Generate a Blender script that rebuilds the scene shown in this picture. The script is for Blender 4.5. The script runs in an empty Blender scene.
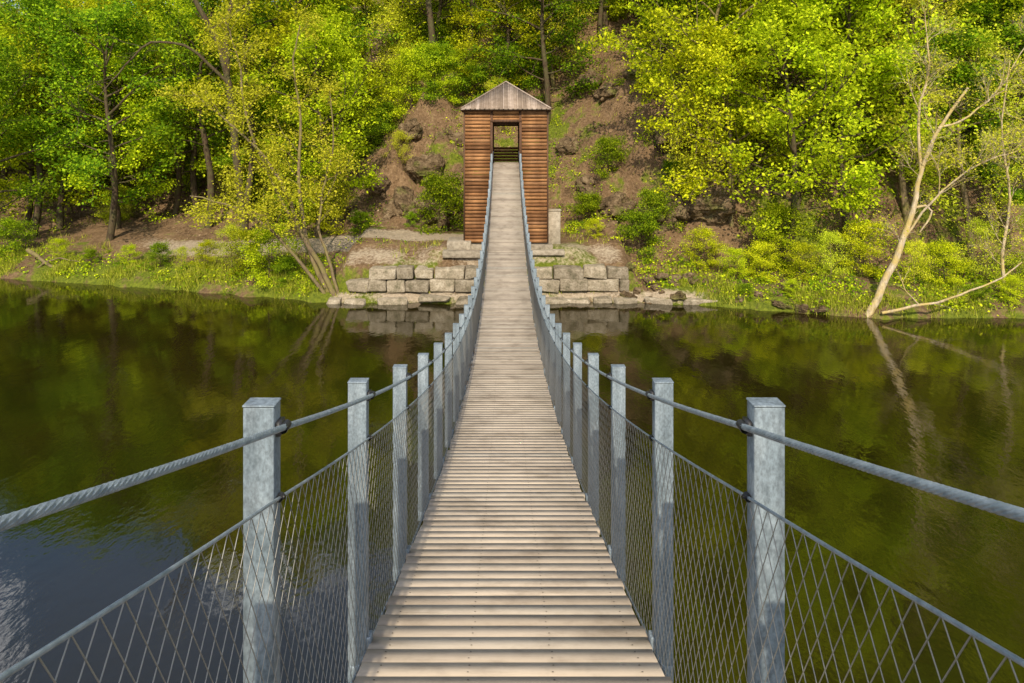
import bpy, math, random
import numpy as np
from mathutils import Vector, noise
random.seed(7); rng=np.random.default_rng(7)
F=683.0; CAMZ=7.04; HX=506.0; HY=140.0
def P(px,py,D): return np.array([(px-HX)/F*D, D, CAMZ-(py-HY)/F*D])
scene=bpy.context.scene
# ------------------------------------------------------------------ mesh builder
class MB:
    def __init__(s): s.v=[];s.q=[];s.m=[];s.n=0
    def add(s,v,q,mat=0):
        v=np.asarray(v,dtype=np.float32).reshape(-1,3); q=np.asarray(q,dtype=np.int32).reshape(-1,4)
        s.v.append(v); s.q.append(q+s.n); s.m.append(np.full(len(q),mat,dtype=np.int32)); s.n+=len(v)
    def build(s,name,mats,smooth=False,parent=None,loc=(0,0,0)):
        me=s.mesh(name,mats,smooth); o=bpy.data.objects.new(name,me); scene.collection.objects.link(o)
        o.location=loc
        if parent: o.parent=parent
        return o
    def mesh(s,name,mats,smooth=False):
        v=np.concatenate(s.v);q=np.concatenate(s.q);m=np.concatenate(s.m)
        me=bpy.data.meshes.new(name)
        me.vertices.add(len(v)); me.vertices.foreach_set('co',v.ravel())
        me.loops.add(len(q)*4); me.loops.foreach_set('vertex_index',q.ravel())
        me.polygons.add(len(q)); me.polygons.foreach_set('loop_start',np.arange(0,len(q)*4,4,dtype=np.int32))
        me.polygons.foreach_set('loop_total',np.full(len(q),4,dtype=np.int32))
        me.polygons.foreach_set('material_index',m)
        if smooth: me.polygons.foreach_set('use_smooth',np.ones(len(q),dtype=bool))
        for mt in mats: me.materials.append(mt)
        me.update(calc_edges=True); me.validate()
        return me
def tube(mb,pts,rad,k=5,mat=0):
    pts=np.asarray(pts,dtype=float); n=len(pts); rad=np.broadcast_to(np.asarray(rad,dtype=float),(n,))
    t=np.gradient(pts,axis=0); t/= (np.linalg.norm(t,axis=1,keepdims=True)+1e-9)
    ref=np.array([0.0,0,1]) if abs(t[:,2]).mean()<.8 else np.array([1.0,0.1,0])
    a=np.cross(t,ref); a/=(np.linalg.norm(a,axis=1,keepdims=True)+1e-9); b=np.cross(t,a)
    ang=np.arange(k)*2*np.pi/k
    v=pts[:,None,:]+rad[:,None,None]*(np.cos(ang)[None,:,None]*a[:,None,:]+np.sin(ang)[None,:,None]*b[:,None,:])
    i=np.arange(n-1)[:,None]*k; j=np.arange(k)[None,:]; j2=(j+1)%k
    q=np.stack([i+j,i+j2,i+k+j2,i+k+j],axis=-1).reshape(-1,4)
    mb.add(v.reshape(-1,3),q,mat)
BV=np.array([[-1,-1,-1],[1,-1,-1],[1,1,-1],[-1,1,-1],[-1,-1,1],[1,-1,1],[1,1,1],[-1,1,1]],dtype=float)*.5
BQ=np.array([[0,3,2,1],[4,5,6,7],[0,1,5,4],[1,2,6,5],[2,3,7,6],[3,0,4,7]])
def box(mb,c,s,mat=0,jit=0,slope=0.0,rz=0):
    v=BV*np.array(s)
    if rz: 
        cz,sz=math.cos(rz),math.sin(rz); v=np.stack([v[:,0]*cz-v[:,1]*sz,v[:,0]*sz+v[:,1]*cz,v[:,2]],1)
    v[:,2]+=v[:,1]*slope
    if jit: v=v+rng.normal(0,jit,v.shape)
    mb.add(v+np.array(c),BQ,mat)
def leaves(mb,pts,size,mat,up=.5,aspect=.62):
    n=len(pts)
    if n==0: return
    nr=rng.normal(0,1,(n,3)); nr[:,2]=np.abs(nr[:,2])+up*1.5; nr/=np.linalg.norm(nr,axis=1,keepdims=True)
    r=rng.normal(0,1,(n,3)); a=np.cross(nr,r); a/=np.linalg.norm(a,axis=1,keepdims=True); b=np.cross(nr,a)
    s=(size*rng.uniform(.6,1.3,n))[:,None]*.5
    v=np.stack([pts-a*s,pts-b*s*aspect,pts+a*s,pts+b*s*aspect],1).reshape(-1,3)
    mb.add(v,np.arange(n*4).reshape(-1,4),mat)
def empty(name,loc=(0,0,0)):
    o=bpy.data.objects.new(name,None); scene.collection.objects.link(o); o.location=loc; o.empty_display_size=.2; return o
# ------------------------------------------------------------------ materials
class NT:
    def __init__(s,name):
        s.m=bpy.data.materials.new(name); s.m.use_nodes=True; s.t=s.m.node_tree; s.n=s.t.nodes; s.l=s.t.links
        s.b=s.n['Principled BSDF']; s.out=s.n['Material Output']
    def new(s,t,**k):
        x=s.n.new(t)
        for a,b in k.items(): setattr(x,a,b)
        return x
    def link(s,a,b): s.l.new(a,b)
    def coord(s,scale=(1,1,1)):
        g=s.new('ShaderNodeNewGeometry'); mp=s.new('ShaderNodeMapping'); mp.inputs['Scale'].default_value=scale
        s.link(g.outputs['Position'],mp.inputs['Vector']); return mp.outputs[0]
    def noise(s,vec,scale,detail=4,rough=.55):
        x=s.new('ShaderNodeTexNoise'); x.inputs['Scale'].default_value=scale; x.inputs['Detail'].default_value=detail; x.inputs['Roughness'].default_value=rough
        if vec is not None: s.link(vec,x.inputs['Vector'])
        return x.outputs[0]
    def ramp(s,fac,stops):
        x=s.new('ShaderNodeValToRGB'); e=x.color_ramp.elements
        while len(e)<len(stops): e.new(.5)
        for i,(p,c) in enumerate(stops): e[i].position=p; e[i].color=(*c,1)
        s.link(fac,x.inputs[0]); return x.outputs[0]
    def mix(s,fac,a,b,mode='MIX'):
        x=s.new('ShaderNodeMix',data_type='RGBA',blend_type=mode)
        for sock,val in ((x.inputs[0],fac),(x.inputs[6],a),(x.inputs[7],b)):
            if isinstance(val,(int,float)): sock.default_value=val
            elif isinstance(val,tuple): sock.default_value=(*val,1)
            else: s.link(val,sock)
        return x.outputs[2]
    def bump(s,h,strength=.5,dist=.02):
        x=s.new('ShaderNodeBump'); x.inputs['Strength'].default_value=strength; x.inputs['Distance'].default_value=dist
        s.link(h,x.inputs['Height']); s.link(x.outputs[0],s.b.inputs['Normal']); return x
    def set(s,col=None,rough=.7,metal=0,spec=.5):
        if col is not None:
            if isinstance(col,tuple): s.b.inputs['Base Color'].default_value=(*col,1)
            else: s.link(col,s.b.inputs['Base Color'])
        s.b.inputs['Roughness'].default_value=rough; s.b.inputs['Metallic'].default_value=metal
        s.b.inputs['Specular IOR Level'].default_value=spec
def leafmat(name,dark,mid,light,trans=.38,vlo=.75):
    n=NT(name); g=n.new('ShaderNodeNewGeometry'); oi=n.new('ShaderNodeObjectInfo')
    c=n.ramp(g.outputs['Random Per Island'],[(0,dark),(.5,mid),(1,light)])
    hs=n.new('ShaderNodeHueSaturation'); 
    m1=n.new('ShaderNodeMapRange'); m1.inputs[3].default_value=.482; m1.inputs[4].default_value=.512; n.link(oi.outputs['Random'],m1.inputs[0]); n.link(m1.outputs[0],hs.inputs['Hue'])
    m2=n.new('ShaderNodeMath',operation='MULTIPLY'); m2.inputs[1].default_value=7.31; n.link(oi.outputs['Random'],m2.inputs[0])
    m3=n.new('ShaderNodeMath',operation='FRACT'); n.link(m2.outputs[0],m3.inputs[0])
    m4=n.new('ShaderNodeMapRange'); m4.inputs[3].default_value=vlo; m4.inputs[4].default_value=1.25; n.link(m3.outputs[0],m4.inputs[0]); n.link(m4.outputs[0],hs.inputs['Value'])
    n.link(c,hs.inputs['Color']); c=hs.outputs[0]
    df=n.new('ShaderNodeBsdfDiffuse'); n.link(c,df.inputs[0])
    tr=n.new('ShaderNodeBsdfTranslucent'); n.link(c,tr.inputs[0])
    ms=n.new('ShaderNodeMixShader'); ms.inputs[0].default_value=trans
    n.link(df.outputs[0],ms.inputs[1]); n.link(tr.outputs[0],ms.inputs[2]); n.link(ms.outputs[0],n.out.inputs[0])
    n.n.remove(n.b)
    return n.m
M_leafA=leafmat('leaf_spring',(.18,.25,.008),(.50,.60,.012),(.76,.80,.03))
M_leafB=leafmat('leaf_deep',(.06,.13,.008),(.20,.33,.012),(.44,.56,.018))
M_leafY=leafmat('leaf_yellow',(.38,.44,.025),(.64,.70,.035),(.80,.82,.07),.42)
M_grass=leafmat('grass_blades',(.10,.13,.012),(.30,.35,.02),(.56,.52,.09),.3)
def barkmat(name,a,b,c):
    n=NT(name); v=n.coord((1,1,.25)); x=n.noise(v,14,4); y=n.noise(n.coord(),2.5,2)
    col=n.mix(n.ramp(y,[(.4,(0,0,0)),(.65,(1,1,1))]),n.ramp(x,[(.3,a),(.7,b)]),c); n.set(col,.9,0,.2); n.bump(x,.8,.03); return n.m
M_bark=barkmat('bark_dark',(.03,.02,.012),(.12,.08,.05),(.09,.08,.035))
M_barkG=barkmat('bark_grey',(.09,.065,.035),(.25,.185,.11),(.2,.17,.06))
M_barkP=barkmat('bark_pale',(.26,.20,.125),(.64,.53,.37),(.46,.35,.13))
def woodplank():
    n=NT('weathered_planks'); g=n.new('ShaderNodeNewGeometry')
    gr=n.noise(n.coord((1.0,12,12)),3,6,.65); gr2=n.noise(n.coord((1.4,40,10)),1.6,3)
    base=n.ramp(g.outputs['Random Per Island'],[(0,(.36,.30,.235)),(.3,(.43,.365,.29)),(.6,(.48,.41,.33)),(.85,(.52,.44,.345)),(1,(.41,.37,.31))])
    c=n.mix(.42,base,n.mix(1.0,base,n.ramp(gr,[(.25,(.42,.38,.34)),(.48,(.90,.88,.86)),(.8,(1.12,1.1,1.08))]),'MULTIPLY'))
    st=n.noise(n.coord(),2.6,5,.65); c=n.mix(1.0,c,n.ramp(st,[(.3,(.62,.60,.58)),(.5,(.95,.94,.93)),(.7,(1.08,1.07,1.06))]),'MULTIPLY')
    n.set(c,.8,0,.2); n.bump(gr2,.12,.002); return n.m
M_plank=woodplank()
def towerwood():
    n=NT('tower_boards'); g=n.new('ShaderNodeNewGeometry')
    gr=n.noise(n.coord((1,1,14)),2.2,6,.65)
    base=n.ramp(g.outputs['Random Per Island'],[(0,(.18,.082,.032)),(.4,(.30,.14,.055)),(.75,(.42,.21,.085)),(1,(.28,.145,.07))])
    c=n.mix(1.0,base,n.ramp(gr,[(.25,(.35,.32,.3)),(.55,(1,1,1)),(.8,(1.3,1.25,1.2))]),'MULTIPLY')
    st=n.noise(n.coord((1.2,1,.35)),1.3,4); c=n.mix(1.0,c,n.ramp(st,[(.35,(.65,.62,.60)),(.6,(1.05,1.05,1.05))]),'MULTIPLY')
    n.set(c,.75,0,.25); n.bump(gr,.6,.01); return n.m
M_tower=towerwood()
n=NT('dark_timber'); x=n.noise(n.coord((6,6,1)),3,5); n.set(n.ramp(x,[(.3,(.05,.024,.012)),(.7,(.14,.065,.03))]),.8); M_dark=n.m
n=NT('roof_shingle_boards'); g=n.new('ShaderNodeNewGeometry'); x=n.noise(n.coord(),5,5)
n.set(n.mix(1.0,n.ramp(g.outputs['Random Per Island'],[(0,(.20,.15,.11)),(.5,(.30,.23,.175)),(1,(.40,.32,.26))]),n.ramp(x,[(.3,(.7,.68,.66)),(.7,(1.1,1.1,1.1))]),'MULTIPLY'),.8); M_roof=n.m
def galv():
    n=NT('galvanised_steel')
    x=n.noise(n.coord((1,1,.5)),9,6,.6)
    c=n.ramp(x,[(.3,(.14,.18,.21)),(.5,(.20,.245,.28)),(.72,(.28,.325,.36))])
    sp=n.noise(n.coord((1,1,.6)),120,3); c=n.mix(1.0,c,n.ramp(sp,[(.3,(.68,.68,.68)),(.7,(1.3,1.3,1.3))]),'MULTIPLY')
    dr=n.noise(n.coord((14,14,.8)),2,4); c=n.mix(1.0,c,n.ramp(dr,[(.3,(.72,.72,.72)),(.6,(1.05,1.05,1.05))]),'MULTIPLY')
    n.set(c,.6,.25,.4); n.bump(x,.12,.004); return n.m
M_steel=galv()
n=NT('cable_steel'); x=n.noise(n.coord(),40,3); n.set(n.ramp(x,[(.3,(.20,.25,.29)),(.7,(.36,.42,.47))]),.5,.4); M_cable=n.m
n=NT('net_wire'); n.set((.31,.30,.27),.5,.4); M_net=n.m
n=NT('black_rubber'); n.set((.02,.02,.022),.5); M_blk=n.m
def stonemat(name,a,b,c,sc=1.0):
    n=NT(name); g=n.new('ShaderNodeNewGeometry'); x=n.noise(n.coord(),3*sc,8,.65); y=n.noise(n.coord(),14*sc,6,.6)
    base=n.ramp(x,[(.28,a),(.5,b),(.72,c)])
    base=n.mix(1.0,base,n.ramp(g.outputs['Random Per Island'],[(0,(.7,.68,.65)),(1,(1.15,1.13,1.1))]),'MULTIPLY')
    base=n.mix(1.0,base,n.ramp(y,[(.3,(.6,.58,.55)),(.6,(1.05,1.05,1.05))]),'MULTIPLY')
    n.set(base,.9,0,.2); n.bump(y,.9,.05); return n.m
M_stone=stonemat('sandstone_blocks',(.14,.13,.08),(.35,.30,.225),(.50,.45,.36))
def rockmat():
    n=NT('rock_face'); x=n.noise(n.coord(),1.8,8,.65); y=n.noise(n.coord((1,1,1.6)),6,6,.65); m=n.noise(n.coord(),.9,5)
    c=n.ramp(x,[(.3,(.07,.048,.026)),(.5,(.22,.155,.09)),(.72,(.40,.30,.19))])
    c=n.mix(n.ramp(m,[(.52,(0,0,0)),(.62,(.8,.8,.8))]),c,n.ramp(y,[(.3,(.06,.08,.01)),(.7,(.19,.20,.04))]))
    c=n.mix(1.0,c,n.ramp(y,[(.3,(.40,.37,.35)),(.6,(1.05,1.05,1.05))]),'MULTIPLY')
    n.set(c,.95,0,.1); n.bump(y,1,.18); return n.m
M_rock=rockmat()
M_conc=stonemat('concrete',(.24,.21,.16),(.34,.30,.24),(.42,.37,.30),.5)
def groundmat():
    n=NT('forest_floor'); at=n.new('ShaderNodeVertexColor'); at.layer_name='mask'
    sep=n.new('ShaderNodeSeparateColor'); n.link(at.outputs[0],sep.inputs[0])
    x=n.noise(n.coord(),1.1,8,.65); y=n.noise(n.coord(),7,6,.7)
    litter=n.ramp(y,[(.28,(.04,.026,.014)),(.5,(.19,.12,.065)),(.72,(.42,.29,.175))])
    soil=n.ramp(x,[(.3,(.075,.048,.025)),(.5,(.21,.13,.068)),(.7,(.42,.285,.165))])
    c=n.mix(.5,litter,soil)
    gc=n.ramp(y,[(.3,(.06,.085,.01)),(.6,(.18,.21,.02)),(.8,(.36,.34,.06))])
    gm=n.new('ShaderNodeMath',operation='MULTIPLY_ADD'); n.link(x,gm.inputs[0]); gm.inputs[1].default_value=1.4; n.link(sep.outputs[1],gm.inputs[2])
    c=n.mix(n.ramp(gm.outputs[0],[(.85,(0,0,0)),(1.1,(1,1,1))]),c,gc)
    pc=n.ramp(y,[(.3,(.31,.245,.17)),(.7,(.54,.44,.32))])
    pm=n.new('ShaderNodeMath',operation='MULTIPLY_ADD'); n.link(y,pm.inputs[0]); pm.inputs[1].default_value=.8; n.link(sep.outputs[0],pm.inputs[2])
    c=n.mix(n.ramp(pm.outputs[0],[(.72,(0,0,0)),(1.0,(1,1,1))]),c,pc)
    n.set(c,.95,0,.15); n.bump(y,1.0,.14); return n.m
M_ground=groundmat()
def watermat():
    n=NT('river_water'); a=n.noise(n.coord((1,.5,1)),1.3,4,.6); b=n.noise(n.coord((1,.6,1)),10,3,.5)
    m=n.new('ShaderNodeMath',operation='MULTIPLY_ADD'); n.link(b,m.inputs[0]); m.inputs[1].default_value=.14; n.link(a,m.inputs[2])
    y=n.noise(n.coord(),.12,3)
    n.set(n.ramp(y,[(.35,(.009,.0085,.0015)),(.65,(.020,.0145,.0025))]),.04,0,.5)
    n.b.inputs['IOR'].default_value=1.9
    n.bump(m.outputs[0],.2,.06); return n.m
M_water=watermat()
# ------------------------------------------------------------------ terrain
BX=[-60,-25.8,-17,-9,-7.2,0,4.5,8.3,10.5,14.4,20.5,60]; BD=[38,34.8,32.5,30,29.5,29.5,29.7,29.1,28.3,27,27,29]
def bank(x): return float(np.interp(x,BX,BD))
def sm(a,b,x): t=min(1,max(0,(x-a)/(b-a))); return t*t*(3-2*t)
def fbm(x,y,s,o=4): return noise.fractal(Vector((x*s,y*s,3.3)),1.0,2.0,o)
def height(x,y):
    if y<8:
        nb=-3.0-y
        z=np.interp(nb,[-8,-2,0,1,4,10,60],[-3,-1.5,0,1.5,3.5,4.2,8])
        return float(z)+ (0.2*fbm(x,y,.3) if nb>0 else 0)
    t=y-bank(x)+ .35*noise.noise(Vector((x*.9,0,5)))+.15*noise.noise(Vector((x*3,0,5)))
    if t<0: return float(np.interp(t,[-12,-3,-.5,0],[-3,-1.2,-.25,0]))
    wc=sm(-7.9,-7.2,x)*(1-sm(5.4,6.0,x))
    zc=np.interp(t,[0,.25,.7,.95,1.8,3,7,9],[0,.3,.38,1.38,1.75,2.05,2.4,2.5])
    zs=np.interp(t,[0,.25,1.2,4,8,10],[0,.3,.75,1.3,2.1,2.5])
    z=wc*zc+(1-wc)*zs
    t0=float(np.interp(x,[-30,-12,-7,-3,3,5,8,14,30],[9,8.5,7.4,7.4,7,5.5,3.4,3.6,5]))
    s=float(np.interp(x,[-40,-12,-6,-2,5,10,20,40],[.42,.48,.72,.8,.82,.74,.9,1.0]))
    h=max(0,t-t0)
    hz=s*(h if h<55 else 55+(h-55)*.2)
    hz=hz*sm(0,3,h) if h<3 else hz
    z+=hz
    a=sm(.8,6,t)
    z+=a*.55*fbm(x,y,.16)*(1 if h>0 else .35)+a*.24*fbm(x+9,y,.7)*(1 if h>0 else .4)+ (a*.2*fbm(x,y,1.7) if h>0 else 0)
    cl=math.exp(-((x+4.8)/2.6)**2)*sm(37,39,y)*(1-sm(42,48,y))+.8*math.exp(-((x-9)/4.0)**2)*sm(31.5,34,y)*(1-sm(40,46,y))
    z+=cl*(1.3+2.0*fbm(x,y*1.5,.5))
    f=sm(4.2,3.0,abs(x))*sm(30.6,31.4,y)*(1-sm(36.5,38,y))
    z=z*(1-f)+2.15*f
    return float(z)
def pathmask(x,y):
    t=y-bank(x)
    yc=34.8+.25*math.sin(x*.5)+max(0,-x-7)*.18
    p=math.exp(-((y-yc)/1.3)**4)*(1-sm(-2.0,-1.0,x))*sm(-24,-15,x)
    p=max(p,.55*sm(-8,-7,x)*(1-sm(5,6,x))*sm(.9,1.2,t)*(1-sm(2,4,t)))
    p=max(p,.75*math.exp(-((t-.3)/.4)**2)*sm(-8.5,-7,x)*(1-sm(8,10,x)))
    return p
xs=np.concatenate([np.linspace(-160,-36,30,endpoint=False),np.linspace(-36,36,290,endpoint=False),np.linspace(36,160,31)])
ys=np.concatenate([np.linspace(-90,-8,20,endpoint=False),np.linspace(-8,26,30,endpoint=False),np.linspace(26,56,170,endpoint=False),np.linspace(56,200,60)])
nx,ny=len(xs),len(ys)
V=np.zeros((ny,nx,3),dtype=np.float32); C=np.zeros((ny*nx,4),dtype=np.float32); C[:,3]=1
for j,y in enumerate(ys):
    for i,x in enumerate(xs):
        x=float(x);y=float(y); z=height(x,y); V[j,i]=(x,y,z)
        t=y-bank(x); p=pathmask(x,y)
        g=.04+.28*(1-sm(0,3.0,t))+.38*fbm(x,y,.25)
        if x>2.5 and x<11: g-=.05
        C[j*nx+i,0]=max(0,min(1,p*(.85+.4*fbm(x,y,.8)))); C[j*nx+i,1]=max(0,min(1,g))
mb=MB(); i=np.arange(nx-1)[None,:]; j=np.arange(ny-1)[:,None]*nx
mb.add(V.reshape(-1,3),np.stack([j+i,j+i+1,j+nx+i+1,j+nx+i],-1).reshape(-1,4))
gr=mb.build('ground',[M_ground],True)
ca=gr.data.color_attributes.new('mask','FLOAT_COLOR','POINT'); ca.data.foreach_set('color',C.ravel())
mb=MB(); mb.add([[-160,-60,0],[160,-60,0],[160,60,0],[-160,60,0]],[[0,1,2,3]]); 
mb.build('river_water',[M_water])
# ------------------------------------------------------------------ bridge
def deckz(d): return CAMZ-1.22-.355*d+.01136*d*d
def railz(d): return CAMZ-.15-.355*d+.01086*d*d-.017*np.maximum(0,1.8-d)
def midz(d): return railz(d)-.185
L0,L1=-2.6,31.6
br=empty('suspension_bridge',(.022,0,0)); br.rotation_euler=(0,0,.0007)
mb=MB(); d=L0; pitch=.118; sc=MB()
while d<34.6:
    dd=min(d,31.6); z=deckz(dd); sl=(deckz(dd+.05)-deckz(dd-.05))/.1 if d<31.6 else 0
    e=rng.normal(0,.006,2); w=.1135
    v=BV*np.array([1.2,w,.03]); v[:,0]+=np.where(v[:,0]>0,e[0],e[1]); v[:,2]+=v[:,1]*sl+rng.normal(0,.0006); v[:,1]+=v[:,0]*rng.normal(0,.0012)
    mb.add(v+np.array([0,d,z-.016]),BQ)
    if -1<d<11:
        for sx in (-.52,.52,-.17,.17):
            for oy in (-.028,.028):
                c=np.array([sx+rng.normal(0,.004),d+oy,z+oy*sl+.0016]); r=.0042
                sc.add([c+[-r,-r*.5,-r*.5*sl],c+[r,-r*.5,-r*.5*sl],c+[r*.7,r,r*sl],c+[-r*.7,r,r*sl]],[[0,1,2,3]])
    d+=pitch
mb.build('deck_planks',[M_plank],parent=br); sc.build('deck_screws',[M_blk],parent=br)
dd=np.linspace(L0,L1,140)
mb=MB()
for sx in (-1,1):
    for off in (.25,.50):
        tube(mb,np.stack([np.full_like(dd,sx*off),dd,deckz(dd)-.07],1),.02,6)
    tube(mb,np.stack([np.full_like(dd,sx*.622),dd,deckz(dd)-.035],1),.006,5)
    tube(mb,np.stack([np.full_like(dd,sx*.612),dd,midz(dd)],1),.0042,6)
    tube(mb,np.stack([np.full_like(dd,sx*.598),dd,railz(dd)],1),.0080,8)
    for (a,b,st) in ((L0,6,.014),):
        s=np.arange(a,b+st,st)
        for k in range(8):
            ph=2*np.pi*k/8+s/.13*2*np.pi
            tube(mb,np.stack([sx*.598+np.cos(ph)*.0066,s,railz(s)+np.sin(ph)*.0066],1),.0024,5)
mb.build('cables',[M_cable],True,parent=br)
mb=MB(); bk=MB()
k=-2
while True:
    d=1.79+k*1.172
    if d>31.2: break
    zt=railz(d)+.06; zb=deckz(d)-.16
    for sx in (-1,1):
        cx=sx*.660
        box(mb,(cx,d,(zt+zb)/2),(.080,.055,zt-zb))
        box(mb,(cx,d,zt+.003),(.084,.059,.006))
        box(bk,(sx*.612,d,railz(d)),(.012,.04,.036)); 
        tube(bk,[(sx*.60,d-.018,railz(d)),(sx*.60,d+.018,railz(d))],.0125,8)
        tube(bk,[(sx*.60,d,midz(d)+.001),(sx*.625,d,midz(d)+.001)],.006,6)
        tube(bk,[(sx*.612,d-.010,midz(d)),(sx*.612,d+.010,midz(d))],.0095,8)
        box(mb,(sx*.612,d,deckz(d)-.02),(.02,.05,.10))
    box(mb,(0,d,deckz(d)-.125),(1.40,.06,.07))
    k+=1
po=mb.build('posts',[M_steel],parent=br); bk.build('cable_clamps',[M_blk],parent=br)
bm_=po.modifiers.new('b','BEVEL'); bm_.width=.004; bm_.segments=2
mb=MB(); h=np.linspace(0,1,6)
for sx in (-1,1):
    for y0 in np.arange(L0,L1-.1,.066):
        for dr in (-1,1):
            y=y0+dr*.60*(h-.5)
            if y.max()>L1 or y.min()<L0: continue
            z=(deckz(y)-.03)*(1-h)+midz(y)*h
            tube(mb,np.stack([np.full_like(y,sx*(.614+.001*dr)),y,z],1),.00135 if y0<12 else .0016,3)
mb.build('wire_net',[M_net],parent=br)
# ------------------------------------------------------------------ tower
tw=empty('wooden_tower'); W=1.92; Y0=31.5; Y1=35.0; ZB=2.3; ZT=8.42; OW=.62; OZ0=deckz(31.5)-.05; OZ1=CAMZ+.82
mb=MB(); pitch=.165; z=ZB
while z<ZT-.05:
    hh=.138; zc=z+pitch/2
    def rb(x0,x1,y): box(mb,((x0+x1)/2,y+rng.normal(0,.004),zc+rng.normal(0,.004)),(x1-x0,.03,hh+rng.normal(0,.004)))
    for yy in (Y0,Y1):
        rb(-W,-OW-.09,yy); rb(OW+.09,W,yy)
        if not(zc>OZ0 and zc<OZ1): rb(-OW-.085,OW+.085,yy+(.04 if yy==Y0 else -.04))
    for sx in (-1,1): box(mb,(sx*(W-.02),(Y0+Y1)/2,zc),(.03,Y1-Y0-.05,hh))
    z+=pitch
mb.build('wall_boards',[M_tower],parent=tw)
mb=MB()
for sx in (-1,1):
    for yy in (Y0+.12,Y1-.12): 
        box(mb,(sx*(W-.13),yy,(ZB+ZT)/2),(.16,.16,ZT-ZB)); box(mb,(sx*(OW+.05),yy-.03 if yy<33 else yy+.03,(ZB+ZT)/2),(.12,.2,ZT-ZB))
    box(mb,(sx*(W+.004),Y0-.022,(ZB+ZT)/2),(.07,.03,ZT-ZB))
    box(mb,(sx*(OW+.055),Y0-.03,(OZ0+OZ1)/2),(.10,.04,OZ1-OZ0))
    box(mb,(sx*(OW+.05),33.2,OZ0+1.15),(.06,3.2,.1))
    box(mb,(sx*(W-.09),33.25,(ZB+ZT)/2),(.03,3.2,ZT-ZB-.1))  # dark backing panels added behind the side boards to keep the interior dark
box(mb,(0,Y0-.028,OZ1+.06),(1.46,.05,.12)); box(mb,(0,Y1+.03,OZ1-.05),(1.46,.05,.12))
box(mb,(0,33.2,OZ1+.02),(3.7,.12,.14)); box(mb,(0,32.4,OZ1-.04),(3.7,.12,.14))
box(mb,(0,33.25,ZT+.02),(4.05,3.7,.05))
mb.build('timber_frame',[M_dark],parent=tw)
mb=MB()
for q in range(5): box(mb,(0,Y1+.05,OZ0+.15+q*.15),(1.25,.03,.13),0)
mb.build('back_railing',[M_tower],parent=tw)
mb=MB(); R=2.06; ZE=8.46; ZA=9.86; YC=(Y0+Y1)/2
nst=19
for f in range(4):
    ca_,sa_=math.cos(f*math.pi/2),math.sin(f*math.pi/2)
    for s in range(nst):
        a=-R+s*2*R/nst; b=a+2*R/nst-.012
        for (a1,b1,up,th) in ((a,b,0,.03),(a-.03,a+.03,.022,.03)):
            a1=max(a1,-R);b1=min(b1,R)
            def pt(u,frac,off):
                x=u; y=-R*(1-frac); zz=ZE+(ZA-ZE)*frac+off; return (x*ca_-y*sa_, x*sa_+y*ca_+YC, zz)
            fa,fb=1-abs(a1)/R,1-abs(b1)/R
            v=[pt(a1,0,up-.04),pt(b1,0,up-.04),pt(b1,fb,up-.04),pt(a1,fa,up-.04),pt(a1,0,up+th-.02),pt(b1,0,up+th-.02),pt(b1,fb,up+th-.02),pt(a1,fa,up+th-.02)]
            mb.add(v,BQ)
    c1=(-R*ca_+R*sa_,-R*sa_-R*ca_+YC,ZE+.03)
    tube(mb,[c1,(0,YC,ZA+.03)],.035,6)
mb.build('pyramid_roof',[M_roof],parent=tw)
mb=MB(); box(mb,(0,Y0-.05,ZE-.03),(2*R+.02,.04,.12)); box(mb,(-R,YC,ZE-.03),(.04,3.6,.12)); box(mb,(R,YC,ZE-.03),(.04,3.6,.12))
mb.build('eave_fascia',[M_dark],parent=tw)
mb=MB(); box(mb,(0,33.2,1.93),(4.3,4.0,.62)); box(mb,(-2.15,31.9,2.2),(1.1,1.6,.42)); box(mb,(1.9,31.15,1.95),(1.5,.8,.22)); box(mb,(-2.0,31.0,1.9),(1.7,.8,.3))
o=mb.build('foundation_slab',[M_conc],parent=tw); b=o.modifiers.new('b','BEVEL'); b.width=.03; b.segments=2
mb=MB(); box(mb,(0,0,.8),(.62,.45,1.6)); box(mb,(0,0,1.63),(.7,.52,.08)); o=mb.build('stone_pillar',[M_conc],loc=(2.25,32.3,2.1)); b=o.modifiers.new('b','BEVEL'); b.width=.02
# ------------------------------------------------------------------ stone walls
def wall(x0,x1,name,skip=0):
    mb=MB()
    for row in range(2):
        x=x0+(skip if row else 0)
        while x<x1-.3:
            w=random.uniform(.75,1.5); w=min(w,x1-x)
            y=bank(x)+.66+row*.14; z=.40+row*.53+.26; hh=random.uniform(.46,.53)
            box(mb,(x+w/2,y+rng.normal(0,.04),z-(.51-hh)/2),(w-.02,.85,hh),0,.035,rz=random.uniform(-.04,.04))
            x+=w
    x=x0-.8
    while x<x1+2.6:
        w=random.uniform(.6,1.7); box(mb,(x+w/2,bank(x)+.05+random.uniform(-.15,.15),.06+random.uniform(-.1,.08)),(w-.06,.6,.28),0,.06,rz=random.uniform(-.2,.2)); x+=w+random.uniform(0,.5)
    o=mb.build(name,[M_stone]); b=o.modifiers.new('b','BEVEL'); b.width=.07; b.segments=3; return o
wall(-7.0,-1.2,'stone_retaining_wall',1.0); wall(1.2,5.4,'stone_retaining_wall.001')
def rockmesh(seed,sub=3):
    import bmesh
    bm=bmesh.new(); bmesh.ops.create_icosphere(bm,subdivisions=sub,radius=1)
    for v in bm.verts:
        p=v.co.copy(); d=noise.noise(p*1.1+Vector((seed*7,0,0)))*.5+noise.noise(p*2.7+Vector((0,seed*5,0)))*.25+noise.noise(p*7+Vector((0,seed*5,0)))*.07
        c=noise.cell(p*1.6+Vector((seed*3,seed,0)))*.16
        v.co=p*(1+d+c)
    me=bpy.data.meshes.new('rock%d'%seed); bm.to_mesh(me); bm.free(); me.materials.append(M_rock); return me
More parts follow.
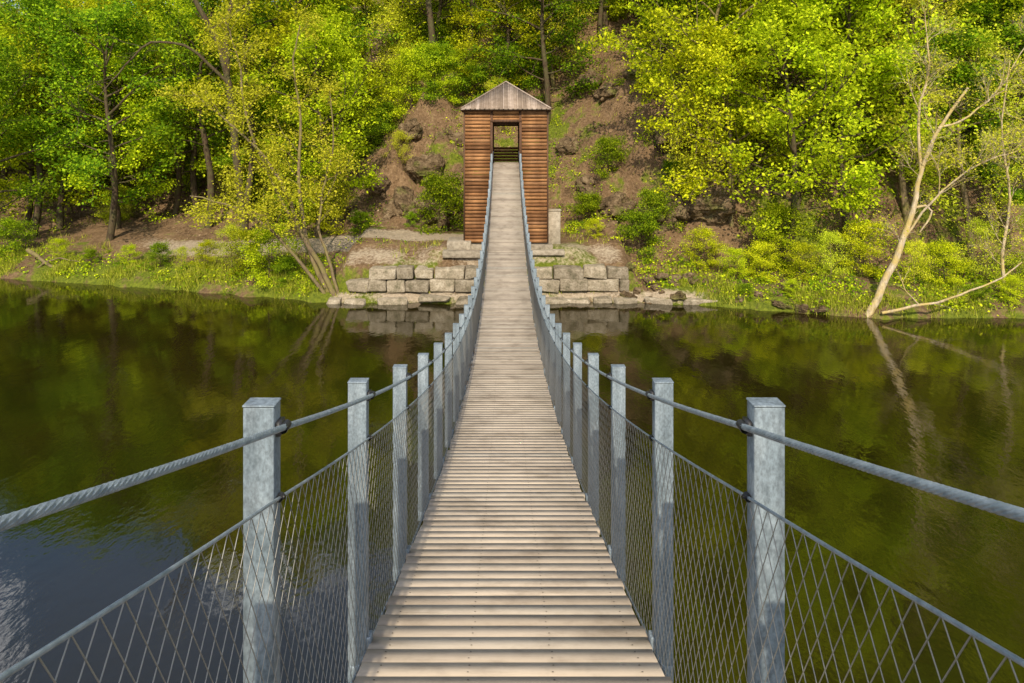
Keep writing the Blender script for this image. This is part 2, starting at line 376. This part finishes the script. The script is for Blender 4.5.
RM=[rockmesh(i,4) for i in range(4)]
def rocks(name,lst,up=-.1):
    e=empty(name)
    for (x,y,s,sz) in lst:
        o=bpy.data.objects.new('rock',random.choice(RM)); scene.collection.objects.link(o); o.parent=e
        o.location=(x,y,height(x,y)+sz*up); o.scale=(s*random.uniform(.8,1.2),s*random.uniform(.7,1),sz); o.rotation_euler=(random.uniform(-.3,.3),random.uniform(-.3,.3),random.uniform(0,6))
rocks('rock_outcrop',[(-4.2,37.6,1.1,1.3),(-5.4,38.4,1.0,1.1),(-3.1,38.4,.9,1.4),(-4.6,39.8,1.1,1.0),(-7.2,39.0,.8,.6),(-6.4,38.0,.6,.5),(-8.6,38.6,.6,.4),(-3.4,41.5,.8,.7),(-5.8,41.5,.7,.6)],.1)
rocks('rock_outcrop',[(8.6,34.6,1.3,.9),(10.2,33.6,1.1,.8),(9.0,37.0,1.2,1.0),(6.0,36.3,.9,.6),(11.2,35.6,1.2,.8),(8.3,30.6,.5,.25),(7.2,30.6,.6,.25),(6.4,42.5,.9,.5),(7.4,33.8,.8,.6),(4.6,37.8,.7,.5),(3.6,40.5,.8,.6),(5.4,44.5,.9,.7),(8.2,41.0,.9,.7)],.1)
bs=[]
for _ in range(26):
    x=random.uniform(5,13); bs.append((x,bank(x)+random.uniform(0,1.6),random.uniform(.12,.4),random.uniform(.1,.2)))
rocks('river_bank_stones',bs)
# ------------------------------------------------------------------ trees
def nrm(v): return v/(np.linalg.norm(v)+1e-9)
def sprout(mb,pts,rad,spec,lvl,LP,umin=.2):
    n,L,ang,up,rr=spec[lvl]; pts=np.asarray(pts); m=len(pts)-1
    for _ in range(n):
        u=random.uniform(umin,1)*m; i=min(int(u),m-1); f=u-i
        p=pts[i]*(1-f)+pts[i+1]*f; r=(rad[i]*(1-f)+rad[i+1]*f)
        t=nrm(pts[i+1]-pts[i]); side=nrm(np.cross(t,rng.normal(0,1,3)))
        a=ang*random.uniform(.6,1.3); dr=nrm(t*math.cos(a)+side*math.sin(a)+np.array([0,0,up]))
        l=L*random.uniform(.5,1.2)*(1.15-.55*u/m); k=5 if lvl==0 else 4
        q=[p]
        for s in range(k):
            dr=nrm(dr+rng.normal(0,.20,3)+np.array([0,0,up*.15])); q.append(q[-1]+dr*l/k)
        q=np.array(q); r0=min(r*.8,max(l*rr,.005)); rd=np.linspace(r0,r0*.3,k+1)
        tube(mb,q,rd,5 if lvl==0 else 3,0)
        if lvl+1<len(spec): sprout(mb,q,rd,spec,lvl+1,LP,.2)
        if lvl>=len(spec)-1: LP.append(q[1:])
def spreadleaves(mb,LP,per,sig,size,up=.5,drop=.12,mat=1):
    if not LP or per<=0: return
    out=[]
    for q in LP:
        if random.random()<drop: continue
        c=q[rng.integers(0,len(q),per)]; out.append(c+rng.normal(0,1,(per,3))*np.array([sig,sig,sig*.5]))
    if out: leaves(mb,np.concatenate(out),size,mat,up)
def gentree(seed,H,R,base,nl,per,size,sig,lean=(0,0),r0=None,ns=7,mats=None,name='tree'):
    random.seed(seed); mb=MB(); LP=[]
    r0=r0 or H*.014; k=9
    z=np.linspace(-.4,H*.94,k); ph=random.uniform(0,6)
    pts=np.stack([lean[0]*z+.02*H*np.sin(z*.6+ph),lean[1]*z+.02*H*np.cos(z*.5+ph),z],1)
    rad=np.linspace(r0*1.15,r0*.15,k); tube(mb,pts,rad,7,0)
    for i in range(nl):
        u=base+(1-base)*((i+.5)/nl)**.9; fz=u*(k-1)*.98; ii=int(fz); f=fz-ii
        p=pts[ii]*(1-f)+pts[min(ii+1,k-1)]*f
        az=i*2.4+random.uniform(-.5,.5); v=(u-base)/(1-base)
        pr=(math.sin(math.pi*(.18+.80*v))**.7)
        l=R*pr*random.uniform(.7,1.2)+.3; el=.05+.75*v+random.uniform(-.1,.2)
        dr=np.array([math.cos(az)*math.cos(el),math.sin(az)*math.cos(el),math.sin(el)]); q=[p]
        for s in range(6):
            dr=nrm(dr+rng.normal(0,.13,3)+np.array([0,0,.02])); q.append(q[-1]+dr*l/6)
        q=np.array(q); rl=max(.015,min(r0*.5,l*.017)); rd=np.linspace(rl,.008,7); tube(mb,q,rd,5,0)
        sprout(mb,q,rd,[(ns,l*.42+.3,.8,.05,.012)],0,LP,.25)
        LP.append(q[4:])
    spreadleaves(mb,LP,per,sig,size,.25)
    return mb.mesh(name,mats or [M_bark,M_leafA],False)
def place(me,x,y,s=1,rz=0,name='tree',parent=None,z=None,sz=1):
    o=bpy.data.objects.new(name,me); scene.collection.objects.link(o)
    o.location=(x,y,height(x,y)-.05 if z is None else z); o.scale=(s,s,s*sz); o.rotation_euler=(0,0,rz)
    if parent: o.parent=parent
    return o
VA=[gentree(1,13,4.2,.16,28,90,.185,.31,mats=[M_bark,M_leafA]),
    gentree(2,15,3.8,.28,26,90,.185,.32,mats=[M_bark,M_leafB]),
    gentree(3,11,3.9,.12,26,90,.175,.31,lean=(.1,0),mats=[M_barkG,M_leafA]),
    gentree(4,14,4.4,.20,28,90,.185,.32,mats=[M_bark,M_leafB]),
    gentree(5,12,3.6,.15,24,65,.15,.34,mats=[M_barkG,M_leafY]),
    gentree(6,16,3.6,.42,20,90,.185,.32,mats=[M_bark,M_leafA])]
VU=[gentree(11,4.5,2.2,.06,20,65,.14,.26,mats=[M_bark,M_leafA]),gentree(12,3.6,2.2,.03,20,65,.14,.26,mats=[M_bark,M_leafB]),gentree(13,5.2,2.0,.1,18,50,.12,.28,mats=[M_barkG,M_leafY])]
random.seed(99)
fo=empty('forest'); pl=[]
def ok(x,y,mind):
    px=x/y*F+HX; t=y-bank(x)
    if 555<px<665 and y<47: return False
    if 540<px<690 and y<41: return False
    if 325<px<475 and y<42: return False
    if 455<px<560 and y<43: return False
    if t<6: return False
    return all((x-a)**2+(y-b)**2>mind*mind for a,b in pl)
cnt=0
for _ in range(6000):
    y=random.uniform(33,68); x=random.uniform(-.88,.88)*y
    if not ok(x,y,3.1 if y<52 else 4.8): continue
    pl.append((x,y)); cnt+=1
    px=x/y*F+HX
    wts=[5,2,4,2,3,3] if px>330 else [5,3,3,4,3,2]
    place(random.choices(VA,wts)[0],x,y,random.uniform(.8,1.15)*(1.12 if x>8 else 1),random.uniform(0,6.3),'tree',fo,sz=random.uniform(.9,1.15))
    if cnt>145: break
us=0
for _ in range(3000):
    y=random.uniform(34,56); x=random.uniform(-.8,.8)*y; px=x/y*F+HX; t=y-bank(x)
    if t<5 or (340<px<470 and y<41 and random.random()<.88) or (455<px<560 and y<42) : continue
    if x<-10 and t<8.5 and random.random()<.7: continue
    if 545<px<690 and y<50 and random.random()<.66: continue
    us+=1; place(random.choice(VU),x,y,random.uniform(.35,1.0)*(.7 if 545<px<690 else 1),random.uniform(0,6.3),'understory_shrub',fo)
    if us>150: break
for (px,D,H) in ((604,50,1.0),(640,51,.9),(570,50,1.0),(668,47,.8)):
    x=(px-HX)/F*D; place(VA[5],x,D,H,1.0+px,'tree',fo,sz=1.2)
def tr(me,px,D,s,rz,name='deciduous_tree',sz=1): return place(me,(px-HX)/F*D,D,s,rz,name,sz=sz)
tr(VA[0],790,31.2,.95,1.0); tr(VA[2],735,33.0,.9,2.5); tr(VA[0],845,32.5,1.0,4.0); tr(VA[4],905,33.5,.95,.3); tr(VA[4],965,32.5,.9,1.7)
tr(VA[3],110,38.0,.95,2.0); tr(VA[1],35,39.5,.95,.5); tr(VA[3],-10,36.5,.8,4.0); tr(VA[0],175,42,1,1.2); tr(VA[0],65,41,1,3.2)
tr(VA[0],1010,34,1,1.2); tr(VA[0],690,37,.85,5.2)
bushes=[(640,33.0,.55,1),(655,33.6,.5,1),(268,31.4,.55,0),(248,32,.45,0),(285,31.2,.3,1),(232,33,.4,2),(205,33.0,.3,0),(985,29.2,.5,2),(760,30.0,.35,0),(735,30.2,.3,0),(945,28.6,.4,0),(705,31.5,.4,0),(10,36.6,.5,1),(595,33.3,.2,0),(412,36.5,.2,1),(360,37,.3,1),(1040,29,.6,2),(800,29.6,.35,0),(830,29.5,.4,2),(160,33.8,.3,1),(130,34.2,.22,0),(60,35.4,.25,0),(90,34.7,.2,1),(182,33.2,.22,2),(915,29,.35,2),(775,31,.6,0),(860,30,.5,0),(745,28.9,.16,1),(790,28.6,.15,0),(980,27.6,.2,1),(1010,27.6,.22,0)]
for (px,D,s,k) in bushes: place(VU[k],(px-HX)/F*D,D,s,random.uniform(0,6),'bush')
def stem(pp,Ds,r0,r1,mb,k=7):
    p=np.array([P(a,b,D) for (a,b),D in zip(pp,Ds)]); 
    t=np.linspace(0,len(p)-1,len(p)*3); q=np.stack([np.interp(t,np.arange(len(p)),p[:,c]) for c in range(3)],1)
    q[1:-1]=(q[:-2]+2*q[1:-1]+q[2:])/4; q[2:-1]+=rng.normal(0,.02,(len(q)-3,3)); rd=np.linspace(r0,r1,len(q)); tube(mb,q,rd,k,0); return q,rd
random.seed(5)
mb=MB(); LP=[]
spec=[(11,2.2,.75,.15,.012),(6,1.0,.8,.1,.01)]
for pp,Ds,r in (([(337,301),(318,262),(300,232),(286,190),(262,152),(228,122),(192,92)],[30,30,29.8,29.5,29.3,29.2,29.3],.13),
                ([(332,300),(310,255),(302,215),(298,165),(302,115),(292,62),(300,25)],[30.1,30.2,30.4,30.6,31,31,31],.12),
                ([(328,298),(300,262),(268,226),(232,205),(190,196)],[30,29.8,29.4,29,28.8],.09),
                ([(318,262),(280,200),(245,120),(240,60),(225,20)],[30.2,30.6,31,31.3,31.5],.08),
                ([(340,301),(330,262),(318,232),(322,190),(335,150),(330,90)],[30,30.4,30.8,31.2,31.4,31.5],.08)):
    q,rd=stem(pp,Ds,r,.025,mb); sprout(mb,q,rd,spec,0,LP,.35)
spreadleaves(mb,LP,54,.28,.12,.25,.12)
mb.build('leaning_riverside_tree',[M_barkG,M_leafY],False)
random.seed(8); mb=MB(); LP=[]
spec=[(12,2.0,.7,.12,.012),(8,1.1,.7,.08,.010),(5,.55,.7,.05,.009)]
for pp,Ds,r,r1 in (([(866,319),(884,285),(903,240),(914,208),(921,170),(938,128),(968,88)],[27.2,27.3,27.4,27.4,27.4,27.2,27],.16,.05),
                ([(921,170),(917,120),(930,70),(925,20)],[27.4,27.6,27.8,28],.07,.02),
                ([(914,208),(928,204),(932,216),(920,232)],[27.4,27.2,27.1,27.2],.06,.03),
                ([(938,128),(965,120),(1000,90),(1030,40)],[27.2,27,26.8,26.6],.05,.015),
                ([(903,240),(940,190),(985,160),(1020,150)],[27.4,27.0,26.6,26.3],.05,.015)):
    q,rd=stem(pp,Ds,r,r1,mb)
    if r!=.06: sprout(mb,q,rd,spec,0,LP,.3)
spreadleaves(mb,LP,4,.12,.08,.2,.35)
mb.build('bare_riverside_tree',[M_barkP,M_leafY],False)
random.seed(18); mb=MB(); LP=[]
for pp,Ds,r,r1 in (([(1010,312),(1000,260),(1012,200),(1000,130),(1010,60)],[28,28.2,28.4,28.5,28.6],.08,.02),
                ([(1035,310),(1045,240),(1030,160),(1040,60)],[27.5,27.6,27.8,28],.09,.02)):
    q,rd=stem(pp,Ds,r,r1,mb); sprout(mb,q,rd,spec,0,LP,.2)
spreadleaves(mb,LP,6,.14,.08,.2,.3)
mb.build('twiggy_willow_tree',[M_barkP,M_leafY],False)
random.seed(21); mb=MB(); LP=[]
for pp,Ds,r,r1 in (([(882,313),(920,306),(960,296),(1000,280),(1022,262)],[26.8,26.5,26.3,26.2,26.2],.06,.02),([(920,306),(905,290),(900,275)],[26.5,26.6,26.7],.03,.01)):
    q,rd=stem(pp,Ds,r,r1,mb); sprout(mb,q,rd,[(6,.9,.7,.2,.01),(4,.4,.7,.1,.01)],0,LP,.3)
mb.build('fallen_branch',[M_barkP],False)
random.seed(22); mb=MB(); LP=[]
for pp,Ds,r,r1 in (([(28,250),(45,262),(68,276)],[35.5,35,34.6],.12,.05),([(45,262),(30,276),(20,282)],[35,34.8,34.6],.06,.02),([(45,262),(60,258),(80,262)],[35,34.9,34.6],.05,.02)):
    q,rd=stem(pp,Ds,r,r1,mb); sprout(mb,q,rd,[(4,.8,.7,.1,.012)],0,LP,.3)
mb.build('dead_tree_root',[M_barkG],False)
random.seed(31); mb=MB(); LP=[]
for pp,Ds,r,r1 in (([(240,190),(232,120),(228,70),(212,30),(190,-10),(170,-60)],[35,35,35,34.8,34.5,34],.22,.1),
                ([(228,70),(225,30),(236,-10),(240,-60)],[35,35,35,35],.15,.07),([(230,85),(190,45),(150,40),(120,70),(100,95)],[35,34.5,34,33.5,33],.09,.02),([(212,30),(240,10),(275,-20)],[34.8,34,33],.08,.03)):
    if pp[0]==(240,190): pp=[(246,238)]+pp; Ds=[35]+Ds
    q,rd=stem(pp,Ds,r,r1,mb); sprout(mb,q,rd,[(7,2,.8,.1,.012),(4,.9,.8,.1,.01)],0,LP,.4)
spreadleaves(mb,LP,6,.25,.12,.4,.3)
mb.build('old_forked_tree',[M_bark,M_leafA],False)
# ------------------------------------------------------------------ grass & ground cover
random.seed(3)
B=[]
def gz(x,y): return height(x,y)
for _ in range(5200):
    x=random.uniform(-32,24); t=abs(random.gauss(0,1.3)); 
    if -8<x<6:
        if random.random()<.7: continue
        t=random.choice([random.uniform(.1,.5),random.uniform(1.2,4)])
        if abs(x)<3.2 and t>1.3: continue
    y=bank(x)+.12+t
    if fbm(x,y,.5)<.05 or pathmask(x,y)>.6: continue
    if 5<x<11 and random.random()<.5: continue
    hs_=.8+1.3*max(0,fbm(x+5,y,.8))
    for k in range(random.randint(8,16)): B.append((x+random.gauss(0,.13),y+random.gauss(0,.13),0,random.uniform(.12,.45)*hs_*(.5 if -8<x<6 else 1)))
for _ in range(2200):
    y=random.uniform(32,50); x=random.uniform(-.75,.6)*y
    if y-bank(x)<2 or fbm(x,y,.3)<.08 or (abs(x)<3 and y<38) or pathmask(x,y)>.2: continue
    for k in range(8): B.append((x+random.gauss(0,.16),y+random.gauss(0,.16),0,random.uniform(.1,.3)))
B=np.array(B); B[:,2]=[gz(a,b) for a,b in B[:,:2]]
nB=len(B); az=rng.uniform(0,6.28,nB); w=np.stack([np.cos(az),np.sin(az),np.zeros(nB)],1)*.013
ln=np.stack([rng.normal(0,.35,nB),rng.normal(0,.35,nB),np.ones(nB)],1)*B[:,3:4]
b0=B[:,:3]-[0,0,.02]; v=np.stack([b0-w,b0+w,b0+ln+w*.2,b0+ln-w*.2],1).reshape(-1,3)
mb=MB(); mb.add(v,np.arange(nB*4).reshape(-1,4)); mb.build('grass',[M_grass])
pts=[];pts2=[]
for _ in range(15000):
    y=random.uniform(27.2,60); x=random.uniform(-.8,.8)*y; t=y-bank(x)
    if t<.15 or (abs(x)<3.2 and y<38) or pathmask(x,y)>.25: continue
    px=x/y*F+HX; f=fbm(x,y,.28)+.6*fbm(x+40,y,.9)
    thr=.2 if 540<px<710 else (.2 if 330<px<470 else 0)
    if t<3.0: thr-=.2
    if -8<x<6 and t<5: thr=.4
    if x<-8 and 2.0<t<8: thr+=.5
    if f<thr: continue
    z=gz(x,y); s=random.uniform(.12,.4); n_=random.randint(14,34)
    (pts if random.random()<.5 else pts2).append(np.array([x,y,z+s*.5])+rng.normal(0,1,(n_,3))*np.array([s,s,s*.45]))
mb=MB(); leaves(mb,np.concatenate(pts),.11,0,.3); leaves(mb,np.concatenate(pts2),.11,1,.3); mb.build('undergrowth',[M_leafA,M_leafB])
pts=[]
for _ in range(16000):
    y=random.uniform(33,56); x=random.uniform(-.5,.35)*y
    if y-bank(x)<3.5 or (abs(x)<3 and y<37.5) or pathmask(x,y)>.4: continue
    pts.append((x,y,gz(x,y)+.02))
n=NT('dry_leaf'); g=n.new('ShaderNodeNewGeometry'); n.set(n.ramp(g.outputs['Random Per Island'],[(0,(.09,.055,.03)),(.5,(.27,.175,.095)),(1,(.48,.36,.22))]),.8); 
mb=MB(); leaves(mb,np.array(pts),.12,0,2.0); mb.build('leaf_litter',[n.m])
# ------------------------------------------------------------------ light, world, camera
EL=math.radians(38); AZ=math.radians(1.5)
dv=Vector((math.sin(AZ)*math.cos(EL),math.cos(AZ)*math.cos(EL),-math.sin(EL)))
sl=bpy.data.lights.new('sun','SUN'); sl.energy=5; sl.angle=math.radians(.6); sl.color=(1,.88,.68)
so=bpy.data.objects.new('sun',sl); scene.collection.objects.link(so); so.rotation_euler=dv.to_track_quat('-Z','Y').to_euler(); so.location=(-10,-20,40)
w=bpy.data.worlds.new('World'); scene.world=w; w.use_nodes=True; nt=w.node_tree; bg=nt.nodes['Background']
sk=nt.nodes.new('ShaderNodeTexSky'); sk.sky_type='NISHITA'; sk.sun_disc=False; sk.sun_elevation=EL; sk.sun_rotation=math.pi+AZ
tc=nt.nodes.new('ShaderNodeTexCoord'); nz=nt.nodes.new('ShaderNodeTexNoise'); nz.inputs['Scale'].default_value=4.5; nz.inputs['Detail'].default_value=6
nt.links.new(tc.outputs['Generated'],nz.inputs['Vector']); cr=nt.nodes.new('ShaderNodeValToRGB'); cr.color_ramp.elements[0].position=.54; cr.color_ramp.elements[1].position=.64
nt.links.new(nz.outputs[0],cr.inputs[0]); mx=nt.nodes.new('ShaderNodeMix'); mx.data_type='RGBA'; nt.links.new(cr.outputs[0],mx.inputs[0]); nt.links.new(sk.outputs[0],mx.inputs[6]); mx.inputs[7].default_value=(17,17,17.5,1)
nt.links.new(mx.outputs[2],bg.inputs[0]); bg.inputs[1].default_value=.15
cd=bpy.data.cameras.new('camera'); cam=bpy.data.objects.new('camera',cd); scene.collection.objects.link(cam)
cam.location=(0,0,CAMZ); cam.rotation_euler=(math.pi/2,0,0); cd.sensor_width=36; cd.lens=36*F/1024
cd.shift_y=-(341.5-HY)/1024; cd.shift_x=(512-HX)/1024; cd.clip_start=.05; cd.clip_end=600; scene.camera=cam
scene.view_settings.view_transform='Standard'; scene.view_settings.look='None'; scene.view_settings.exposure=0
print('trees',cnt,us)
